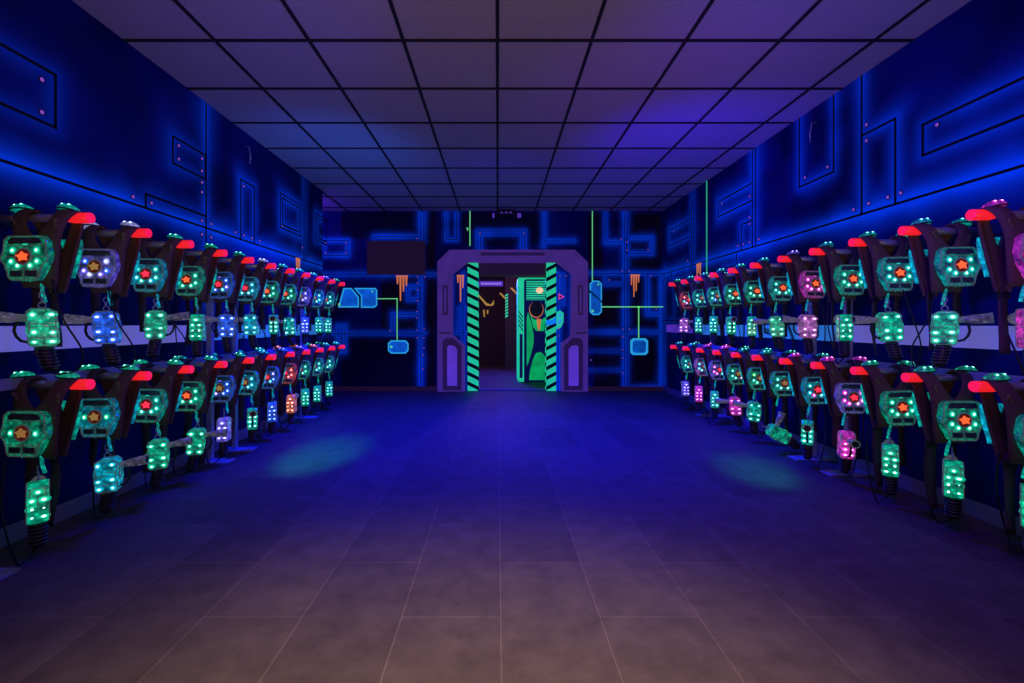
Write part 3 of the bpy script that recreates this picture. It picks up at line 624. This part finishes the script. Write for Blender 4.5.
# ---------------------------------------------------------------- vest meshes (origin on the peg axis, -y faces the camera)
def body_mesh():
    prof = [(-.050, -.335, 0, .070), (-.060, -.28, 0, .088), (-.066, -.19, 0, .098), (-.066, -.11, .0, .104), (-.064, -.075, .030, .108), (-.056, -.03, .058, .114), (-.042, .004, .066, .124),
            (-.018, .025, .068, .132), (.012, .027, .068, .132), (.032, .010, .060, .120), (.043, -.03, .050, .106), (.048, -.09, .016, .088), (.048, -.16, 0, .068), (.044, -.24, 0, .048),
            (.036, -.31, 0, .036), (.030, -.35, 0, .030)]
    bm = bmesh.new(); K = 5
    rows = {1: [], -1: []}
    for s in (1, -1):
        for (y, z, a, b) in prof:
            rows[s].append([bm.verts.new((s * (a + (b - a) * k / K), y - (0.0 if k < K else -.012 * (1 if y < 0 else -1)), z - (.010 if k == K else 0))) for k in range(K + 1)])
        for i in range(len(prof) - 1):
            for k in range(K): 
                q = (rows[s][i][k], rows[s][i][k + 1], rows[s][i + 1][k + 1], rows[s][i + 1][k])
                bm.faces.new(q if s > 0 else q[::-1])
    bmesh.ops.remove_doubles(bm, verts=bm.verts, dist=.0008)
    bmesh.ops.recalc_face_normals(bm, faces=bm.faces)
    me = bpy.data.meshes.new('vest_body'); bm.to_mesh(me); bm.free(); me.materials.append(M['fabric'])
    for p in me.polygons: p.use_smooth = True
    return me
V_BODY = body_mesh()
fy = lambda u, v, t: (u, -t, v)
PL = [(a * .96, b * .96) for a, b in [(-.080, 0), (.080, 0), (.100, -.018), (.103, -.085), (.114, -.097), (.110, -.116), (.084, -.146), (.074, -.192), (.062, -.208), (.006, -.208), (.0, -.200), (-.006, -.208),
      (-.062, -.208), (-.074, -.192), (-.084, -.146), (-.110, -.116), (-.114, -.097), (-.103, -.085), (-.100, -.018)]]
V_PLATE = MB().prism(PL, fy, 0, .030, 0, bev=.008).mesh('chest_plate', ['cir_green'])
mb = MB(); mb.tube([(u * .985, -.0315, v * .985 - .001) for u, v in PL], .0028, 5, 0, closed=True)
for pts in ([(-.10, -.098), (-.045, -.098)], [(.045, -.098), (.10, -.098)], [(-.085, -.152), (.085, -.152)], [(-.093, -.040), (-.05, -.046), (.05, -.046), (.093, -.040)], [(0, -.152), (0, -.2)],
            [(-.066, -.16), (-.012, -.16), (-.012, -.195), (-.062, -.195)], [(.012, -.16), (.066, -.16), (.062, -.195), (.012, -.195)]):
    mb.tube([(u * .94, -.0305, v * .96) for u, v in pts], .0020, 5, 0)
V_RIM = mb.mesh('cover_rim', ['rim'])
V_COVER = MB().prism([(-.058, -.008), (.058, -.008), (.074, -.021), (.073, -.036), (-.073, -.036), (-.074, -.021)], fy, .030, .036, 0, bev=.002).mesh('smoked_cover', ['smoke'])
V_LCOV = MB().prism([(-.026, -.013), (.026, -.013), (.026, .013), (-.026, .013)], fy, .030, .035, 0, bev=.002).mesh('lower_cover', ['smoke'])
mb = MB(); mb.cone((0, -.030, 0), (0, -.038, 0), .035, .033, 24, 0)
V_EMB = mb.mesh('emblem', ['badge_disc'])
mb = MB(); mb.tube([(.036 * math.cos(a), -.037, .036 * math.sin(a)) for a in np.linspace(0, 2 * math.pi, 24, endpoint=False)], .0035, 6, 0, closed=True)
V_EMBR = mb.mesh('emblem_ring', ['rim'])
star = []
for i in range(10):
    a = math.pi / 2 + i * math.pi / 5 + .15; r_ = (.027 if i % 2 == 0 else .0175) * (1.12 if i in (2, 6) else 1); star.append((r_ * math.cos(a), r_ * math.sin(a) * .85))
V_STAR = MB().prism(star, fy, .038, .043, 0).mesh('star', ['badge'])
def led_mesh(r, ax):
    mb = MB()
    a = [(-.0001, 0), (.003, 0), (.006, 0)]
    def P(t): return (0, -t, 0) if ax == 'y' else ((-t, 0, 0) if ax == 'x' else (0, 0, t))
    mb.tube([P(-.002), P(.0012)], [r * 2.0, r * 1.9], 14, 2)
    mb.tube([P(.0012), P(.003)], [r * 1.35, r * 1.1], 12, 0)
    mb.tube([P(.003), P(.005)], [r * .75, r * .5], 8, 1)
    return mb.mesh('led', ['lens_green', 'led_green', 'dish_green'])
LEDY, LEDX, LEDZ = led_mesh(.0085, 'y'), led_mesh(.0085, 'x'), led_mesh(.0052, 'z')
V_DOME = MB().ball((0, 0, 0), .047, (1.0, .9, .66), 8, 0, half=True).mesh('shoulder_light', ['dome_green'], True)
mb = MB(); mb.tube([(.046 * math.cos(a), .041 * math.sin(a), .002) for a in np.linspace(0, 2 * math.pi, 18, endpoint=False)], .004, 5, 0, closed=True)
V_DRING = mb.mesh('dome_ring', ['rubber'])
mb = MB(); mb.prism([(-.078, -.075), (.078, -.075), (.084, -.10), (.072, -.16), (.055, -.22), (.046, -.262), (-.046, -.262), (-.055, -.22), (-.072, -.16), (-.084, -.10)], lambda u, v, t: (u, t, v), 0, .016, 0, bev=.004)
V_BACK = mb.mesh('back_plate', ['gun_cyan'])
def strap_mesh(seed, L, wd):
    rnd = random.Random(seed); mb = MB(); n = 12; pts = []; bm = mb.bm
    ph = rnd.uniform(0, 6); amp = rnd.uniform(.008, .02); rows = []
    for i in range(n + 1):
        t = i / n; z = -L * t; y = amp * math.sin(ph + t * 4) * t; x = .012 * math.sin(ph * 2 + t * 3) * t; tw = .5 * math.sin(ph + t * 2) * t
        c, s_ = math.cos(tw) * wd / 2, math.sin(tw) * wd / 2
        rows.append([bm.verts.new((x - c, y - s_ - .0015, z)), bm.verts.new((x + c, y + s_ - .0015, z)), bm.verts.new((x + c, y + s_ + .0015, z)), bm.verts.new((x - c, y - s_ + .0015, z))])
    for i in range(n):
        for k in range(4): bm.faces.new((rows[i][k], rows[i][(k + 1) % 4], rows[i + 1][(k + 1) % 4], rows[i + 1][k]))
    bm.faces.new(rows[0]); bm.faces.new(rows[-1][::-1])
    return mb.mesh('strap', ['webbing'], True)
STRAPS = [strap_mesh(i, L, .048) for i, L in enumerate((.30, .36, .40, .33, .25))]
mb = MB(); mb.box((0, 0, 0), (.056, .014, .030), bev=.004); mb.box((0, -.008, 0), (.034, .006, .016), bev=.002); V_BUC = mb.mesh('buckle', ['rubber'])
mb = MB(); mb.tube([(0, 0, 0), (0.004, -.006, -.03), (0.0, 0, -.06), (.003, .01, -.10)], .0075, 8, 0); V_STUB = mb.mesh('lit_hose', ['gun_teal'])
mb = MB(); mb.box((0, 0, 0), (.014, .010, .022), bev=.002); mb.box((.006, -.004, -.022), (.010, .006, .016), bev=.002); mb.box((-.003, -.002, -.046), (.012, .006, .012), bev=.002); V_CLASP = mb.mesh('strap_clasp', ['buckle'])
def smod(o):
    m = o.modifiers.new('thick', 'SOLIDIFY'); m.thickness = .018; m.offset = 1.0; m.use_even_offset = False
    m = o.modifiers.new('smooth', 'SUBSURF'); m.levels = 1; m.render_levels = 1

def setm(o, *mats):
    for i, m in enumerate(mats):
        o.material_slots[i].link = 'OBJECT'; o.material_slots[i].material = M[m]
    return o
LEDPOS = [(-.058, -.068), (.058, -.068), (-.062, -.120), (.062, -.120), (-.030, -.140), (.030, -.140), (0, -.030)]
def make_vest(x, y, z, side, col, led, emb, dome, label, group, seed):
    """side -1: left wall, +1: right wall"""
    rnd = random.Random(seed)
    v = empty('laser_vest', (x, y, z), side * R(rnd.uniform(-1, 3))); tag(v, label, 'vest', group)
    b = link('vest_body', V_BODY, v); smod(b)
    tilt = rnd.uniform(-.03, .03)
    p = setm(link('chest_plate', V_PLATE, v, (0, -.087, -.108), (R(-3), tilt, 0)), 'cir_' + col)
    link('cover_rim', V_RIM, p); link('smoked_cover', V_COVER, p)
    for q in (-1, 1): link('lower_cover', V_LCOV, p, (q * .034, 0, -.170))
    link('emblem', V_EMB, p, (0, 0, -.094)); link('emblem_ring', V_EMBR, p, (0, 0, -.094))
    setm(link('star', V_STAR, p, (0, 0, -.094)), emb)
    n = 7 if led != 'few' else 2
    for i, (u, w_) in enumerate(LEDPOS[:n] if n == 7 else [(-.062, -.100), (.062, -.100)]):
        c = col if not isinstance(led, tuple) else led[i % len(led)]
        if led == 'few': c = 'green'
        if i == 6 and rnd.random() < .5: continue
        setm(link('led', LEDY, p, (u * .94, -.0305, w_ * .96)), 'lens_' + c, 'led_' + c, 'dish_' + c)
    for s in (-1, 1):
        dcol = dome if isinstance(dome, str) else dome[(s + 1) // 2]
        d = setm(link('shoulder_light', V_DOME, v, (s * .110 + side * .024, -.004, .032), (R(rnd.uniform(-8, 4)), s * R(6), 0)), 'dome_' + dcol)
        link('dome_ring', V_DRING, d)
        for dx in (-.016, .016):
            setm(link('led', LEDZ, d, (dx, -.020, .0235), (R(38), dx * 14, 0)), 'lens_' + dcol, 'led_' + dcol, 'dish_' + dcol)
        link('strap_clasp', V_CLASP, v, (s * (.105 + rnd.uniform(-.02, .02)), -.080, -.02 + rnd.uniform(-.03, .0)), (R(15), R(20 * s), 0))
    bc = link('back_plate', V_BACK, v, (0, .064, -.015), (R(-1), 0, 0)); setm(bc, 'gun_' + ('cyan' if col not in ('green',) else 'teal'))
    for ox in (rnd.uniform(-.03, .02), side * rnd.uniform(.10, .13)):
        st = link('strap', rnd.choice(STRAPS), v, (ox, .02 + rnd.uniform(-.02, .02), -.31 + (.06 if abs(ox) > .1 else 0)), rnd.uniform(-.5, .5))
        link('buckle', V_BUC, st, (0, 0, -.02 - rnd.uniform(0, .04)))
    setm(link('lit_hose', V_STUB, v, (-.02 * side, -.06, -.30)), 'gun_' + ('teal' if col in ('green', 'teal') else 'cyan'))
    return v

# ---------------------------------------------------------------- blaster meshes (origin at the top of the body, barrel towards +x)
fxz = lambda u, v, t: (u, t, v)
GP = [(a * .88, b * .87) for a, b in [(-.050, -.018), (-.025, 0), (.040, 0), (.060, -.018), (.060, -.060), (.050, -.075), (.052, -.130), (.060, -.145), (.056, -.188), (.045, -.200), (-.045, -.200), (-.058, -.185), (-.060, -.120), (-.052, -.105), (-.054, -.055)]]
G_BODY = MB().prism(GP, fxz, -.036, .036, 0, bev=.009).mesh('blaster_body', ['gun_green'])
mb = MB(); mb.tube([(.045, 0, -.045), (.085, 0, -.042), (.10, 0, -.041), (.165, 0, -.034)], [.016, .018, .023, .025], 12, 0)
mb.tube([(.10, .026, -.036), (.165, .024, -.03)], .005, 5, 0); mb.tube([(.10, -.026, -.036), (.165, -.024, -.03)], .005, 5, 0)
G_BAR = mb.mesh('barrel', ['clear'])
mb = MB(); mb.tube([(.163, 0, -.034), (.172, 0, -.033)], [.027, .027], 14, 0); mb.tube([(.172, 0, -.033), (.175, 0, -.033)], [.020, .018], 12, 1); G_MUZ = mb.mesh('muzzle', ['rim', 'rubber'])
mb = MB(); mb.tube([(0, 0, -.170), (-.005, 0, -.20), (-.014, 0, -.25), (-.02, 0, -.285)], [.028, .031, .029, .023], 8, 0)
for i in range(6):
    z_ = -.185 - i * .016; xo = -.002 - i * .003
    mb.tube([(xo + .031 * math.cos(a), .031 * math.sin(a), z_) for a in np.linspace(0, 2 * math.pi, 12, endpoint=False)], .0045, 5, 1, closed=True)
G_GRIP = mb.mesh('grip', ['rubber', 'smoke'])
mb = MB(); mb.tube([(.075, 0, -.055), (.088, 0, -.075), (.092, 0, -.10), (.086, 0, -.125), (.072, 0, -.145), (.045, 0, -.155)], .0065, 6, 0); G_TRIG = mb.mesh('trigger_guard', ['rubber'])
mb = MB(); mb.tube([(.013 * math.cos(a), 0, .014 + .013 * math.sin(a)) for a in np.linspace(0, 2 * math.pi, 14, endpoint=False)], .0028, 5, 0, closed=True)
mb.tube([(0, 0, .027), (0, 0, .045)], .006, 8, 0); mb.tube([(.009 * math.cos(a), .002, .058 + .015 * math.sin(a)) for a in np.linspace(0, 2 * math.pi, 12, endpoint=False)], .0025, 5, 0, closed=True)
G_HOOK = mb.mesh('swivel_hook', ['steel'])
mb = MB()
for sd_ in (-1, 1):
    mb.tube([(a * .94, sd_ * .0365, b * .97 - .002) for a, b in GP], .0024, 5, 0, closed=True)
    mb.tube([(-.046, sd_ * .0365, -.085), (-.01, sd_ * .0365, -.085), (.0, sd_ * .0365, -.070), (.044, sd_ * .0365, -.070)], .0022, 5, 0)
    mb.tube([(-.048, sd_ * .0365, -.132), (.046, sd_ * .0365, -.132)], .0022, 5, 0)
for x_ in (-.0475, .0485):
    mb.tube([(x_, -.026, -.015), (x_, .026, -.015), (x_, .026, -.160), (x_, -.026, -.160)], .0022, 5, 0, closed=True)
    mb.tube([(x_, 0, -.055), (x_, 0, -.160)], .003, 5, 0)
G_MOD = mb.mesh('moulded_ribs', ['rim'])
def cord_mesh(seed, up):
    rnd = random.Random(seed); mb = MB(); sg = rnd.choice((-1, 1)); a = rnd.uniform(.06, .14); dp = rnd.uniform(.0, .06)
    P = [(-.02, 0, -.282), (-.02 + sg * .02, .03, -.30 - dp * .2), (sg * a, .06, -.28 - dp), (sg * a * 1.2, .09, -.20), (sg * .07, .11, -.05), (sg * .04, .10, up)]
    pts = []
    for i in range(len(P) - 1):
        p0, p1, p2, p3 = [Vector(P[min(max(j, 0), len(P) - 1)]) for j in (i - 1, i, i + 1, i + 2)]
        for k in range(6):
            t = k / 6; pts.append(.5 * (2 * p1 + (p2 - p0) * t + (2 * p0 - 5 * p1 + 4 * p2 - p3) * t * t + (3 * p1 - p0 - 3 * p2 + p3) * t ** 3))
    pts.append(Vector(P[-1])); mb.tube(pts, .0040, 6, 0)
    return mb.mesh('cord', ['rubber'], True)
CORDS = [cord_mesh(i, .12) for i in range(6)]
def make_gun(x, y, z, mode, col, label, group, seed, tilt=0.0, led=None, bar='clear'):
    rnd = random.Random(seed)
    lsc = lambda: (rnd.uniform(.9, 1.5), rnd.uniform(.9, 1.5), rnd.uniform(.6, 1.0))
    rz = {'f': R(90 + rnd.uniform(-12, 12)), 'r': R(rnd.uniform(-14, 8)), 'l': R(180 + rnd.uniform(-8, 14)), 'c': R(-90 + rnd.uniform(-10, 10))}[mode]
    rz -= math.atan2(x, y) * .8
    e = empty('laser_blaster', (x, y, z), (0, tilt, rz) if abs(tilt) < .5 else (0, tilt, rz)); tag(e, label, 'toy blaster', group)
    b = setm(link('blaster_body', G_BODY, e), 'gun_' + col); link('moulded_ribs', G_MOD, b)
    br_ = setm(link('barrel', G_BAR, e), bar); link('muzzle', G_MUZ, br_)
    link('grip', G_GRIP, e); link('trigger_guard', G_TRIG, e); link('swivel_hook', G_HOOK, e)
    link('cord', rnd.choice(CORDS), e)
    lc = led or col
    if mode in ('f', 'c'):
        for (yy, zz) in [(-.019, -.070), (.019, -.070), (-.019, -.107), (.019, -.107), (-.019, -.144), (.019, -.144), (0, -.034)]:
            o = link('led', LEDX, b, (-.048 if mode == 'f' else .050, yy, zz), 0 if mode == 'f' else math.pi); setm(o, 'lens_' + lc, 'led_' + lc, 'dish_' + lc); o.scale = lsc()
    else:
        for (xx, zz) in [(-.030, -.03), (.030, -.03), (-.032, -.112), (.028, -.108), (-.030, -.152), (.028, -.152)]:
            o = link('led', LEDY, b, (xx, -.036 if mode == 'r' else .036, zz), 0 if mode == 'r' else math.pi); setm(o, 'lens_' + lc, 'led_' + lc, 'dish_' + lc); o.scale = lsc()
    return e

ORD = ['nearest', 'second', 'third', 'fourth', 'fifth', 'sixth', 'seventh', 'eighth', 'ninth', 'tenth', 'farthest']
def pos(i, lvl, side):
    if i in (0, 10): return f'{ORD[i]} on the {lvl} {side} row'
    return f'{ORD[i]} from nearest on the {lvl} {side} row'
O_, G_, R_ = 'badge', 'badge_gold', 'badge_red'
# (plate colour, leds, emblem, dome, gun mode, gun colour, gun dx)
LT = [('green', 0, O_, 'teal', 'l', 'green'), ('violet', ('blue', 'white', 'violet'), G_, 'white', 'l', 'blue'), ('cyan', ('teal', 'teal', 'cyan'), R_, 'teal', 'r', 'green'),
      ('green', 0, O_, 'green', 'f', 'green'), ('blue', ('violet', 'blue', 'cyan'), R_, 'teal', 'l', 'blue'), ('cyan', 0, R_, 'white', 'l', 'cyan'),
      ('green', 0, O_, 'teal', 'c', 'teal'), ('green', 0, O_, 'green', 'l', 'teal'), ('violet', 0, G_, 'teal', 'f', 'blue'), ('cyan', ('blue', 'teal'), G_, 'violet', 'f', 'green'), ('green', 0, O_, 'teal', 'f', 'green')]
LB = [('green', 'few', G_, 'green', 'f', 'green'), ('cyan', 'few', G_, 'green', 'r', 'cyan'), ('teal', 0, R_, 'green', 'r', 'green'), ('green', 0, O_, 'teal', 'r', 'green'),
      ('blue', ('violet', 'blue'), G_, 'green', 'f', 'violet'), ('cyan', 0, G_, ('green', 'cyan'), 'c', 'teal'), ('blue', ('blue', 'violet', 'cyan'), R_, ('green', 'blue'), 'f', 'blue'),
      ('red', 0, R_, ('orange', 'violet'), 'f', 'orange'), ('green', 0, G_, 'orange', 'f', 'green'), ('green', 0, G_, 'teal', 'f', 'green'), ('green', 0, G_, 'teal', 'f', 'green')]
RT = [('magenta', ('violet', 'magenta'), R_, 'magenta', 'f', 'magenta'), ('teal', 0, O_, ('cyan', 'teal'), 'r', 'green'), ('teal', 0, O_, 'teal', 'l', 'green'), ('green', 0, O_, 'cyan', 'f', 'green'),
      ('magenta', ('magenta', 'magenta', 'magenta', 'pink'), O_, 'violet', 'l', 'pink'), ('teal', 0, O_, 'cyan', 'l', 'green'), ('green', 0, O_, 'teal', 'f', 'green'), ('green', 0, O_, 'teal', 'c', 'green'),
      ('green', ('teal', 'blue', 'green'), G_, 'teal', 'f', 'green'), ('green', 0, G_, 'teal', 'f', 'green'), ('red', ('red', 'pink', 'teal'), R_, 'teal', 'r', 'pink')]
RB = [('teal', 0, O_, 'green', 'f', 'green'), ('green', 0, O_, 'green', 'f', 'green'), ('green', 0, O_, 'green', 'f', 'green'), ('violet', ('magenta', 'pink'), R_, 'magenta', 'c', 'magenta'),
      ('cyan', ('teal', 'magenta', 'cyan'), R_, ('magenta', 'teal'), 'c', 'teal'), ('teal', 0, G_, 'green', 'l', 'green'), ('green', ('lime', 'green', 'teal'), G_, 'green', 'l', 'teal'),
      ('teal', ('teal', 'pink'), G_, ('magenta', 'green'), 'l', 'magenta'), ('violet', ('magenta', 'teal'), R_, 'magenta', 'f', 'teal'), ('pink', ('teal', 'magenta'), G_, ('teal', 'magenta'), 'f', 'magenta'),
      ('green', ('green', 'violet'), G_, 'teal', 'f', 'violet')]
CN = dict(green='green', teal='teal', cyan='cyan', blue='blue', violet='violet', magenta='magenta', pink='pink', red='red', orange='orange', lime='lime', white='white')
MN = {'f': 'seen from behind', 'c': 'pointing outward', 'r': 'barrel pointing right', 'l': 'barrel pointing left'}
EN = {O_: 'orange', G_: 'gold', R_: 'red'}
GDZ = {('R', 'B', 5): -.17}
for (rows, ys, z, side, lvl) in ((LT, YLT, PEG_T, -1, 'upper'), (LB, YLT, PEG_B, -1, 'lower'), (RT, YRT, PEG_T, 1, 'upper'), (RB, YRB, PEG_B, 1, 'lower')):
    sn = 'left' if side < 0 else 'right'; xc = side * ((XCL if side < 0 else XCR) + .190)
    for i, (pc, led, em, dm, gm, gc) in enumerate(rows):
        sd = i * 7 + (100 if side > 0 else 0) + (50 if lvl == 'upper' else 0)
        led = led if led else None
        make_vest(xc, ys[i], z, side, pc, led, em, dm, f'black vest, {CN[pc]} chest lights, {EN[em]} star, {pos(i, lvl, sn)}', f'laser tag vests on the {lvl} {sn} row', sd)
        rnd = random.Random(sd + 3)
        gx, gy, gz, tl = xc - side * .035 + rnd.uniform(-.015, .015), ys[i] - .09 + rnd.uniform(-.01, .01), z - .425 + rnd.uniform(-.012, .008), rnd.uniform(-.08, .08)
        if lvl == 'lower' and side > 0 and i == 5: gx -= .06; gz = .20; tl = .0
        g = make_gun(gx, gy, gz, gm, gc, f'{CN[gc]} lit toy blaster, {MN[gm]}, {pos(i, lvl, sn)}', f'toy blasters hanging in the {lvl} {sn} row', sd, tl)
        if lvl == 'lower' and side > 0 and i == 5:
            g.rotation_euler = (0, R(-62), 0); g['label'] = 'green lit toy blaster hanging tilted near the floor, sixth on the lower right'
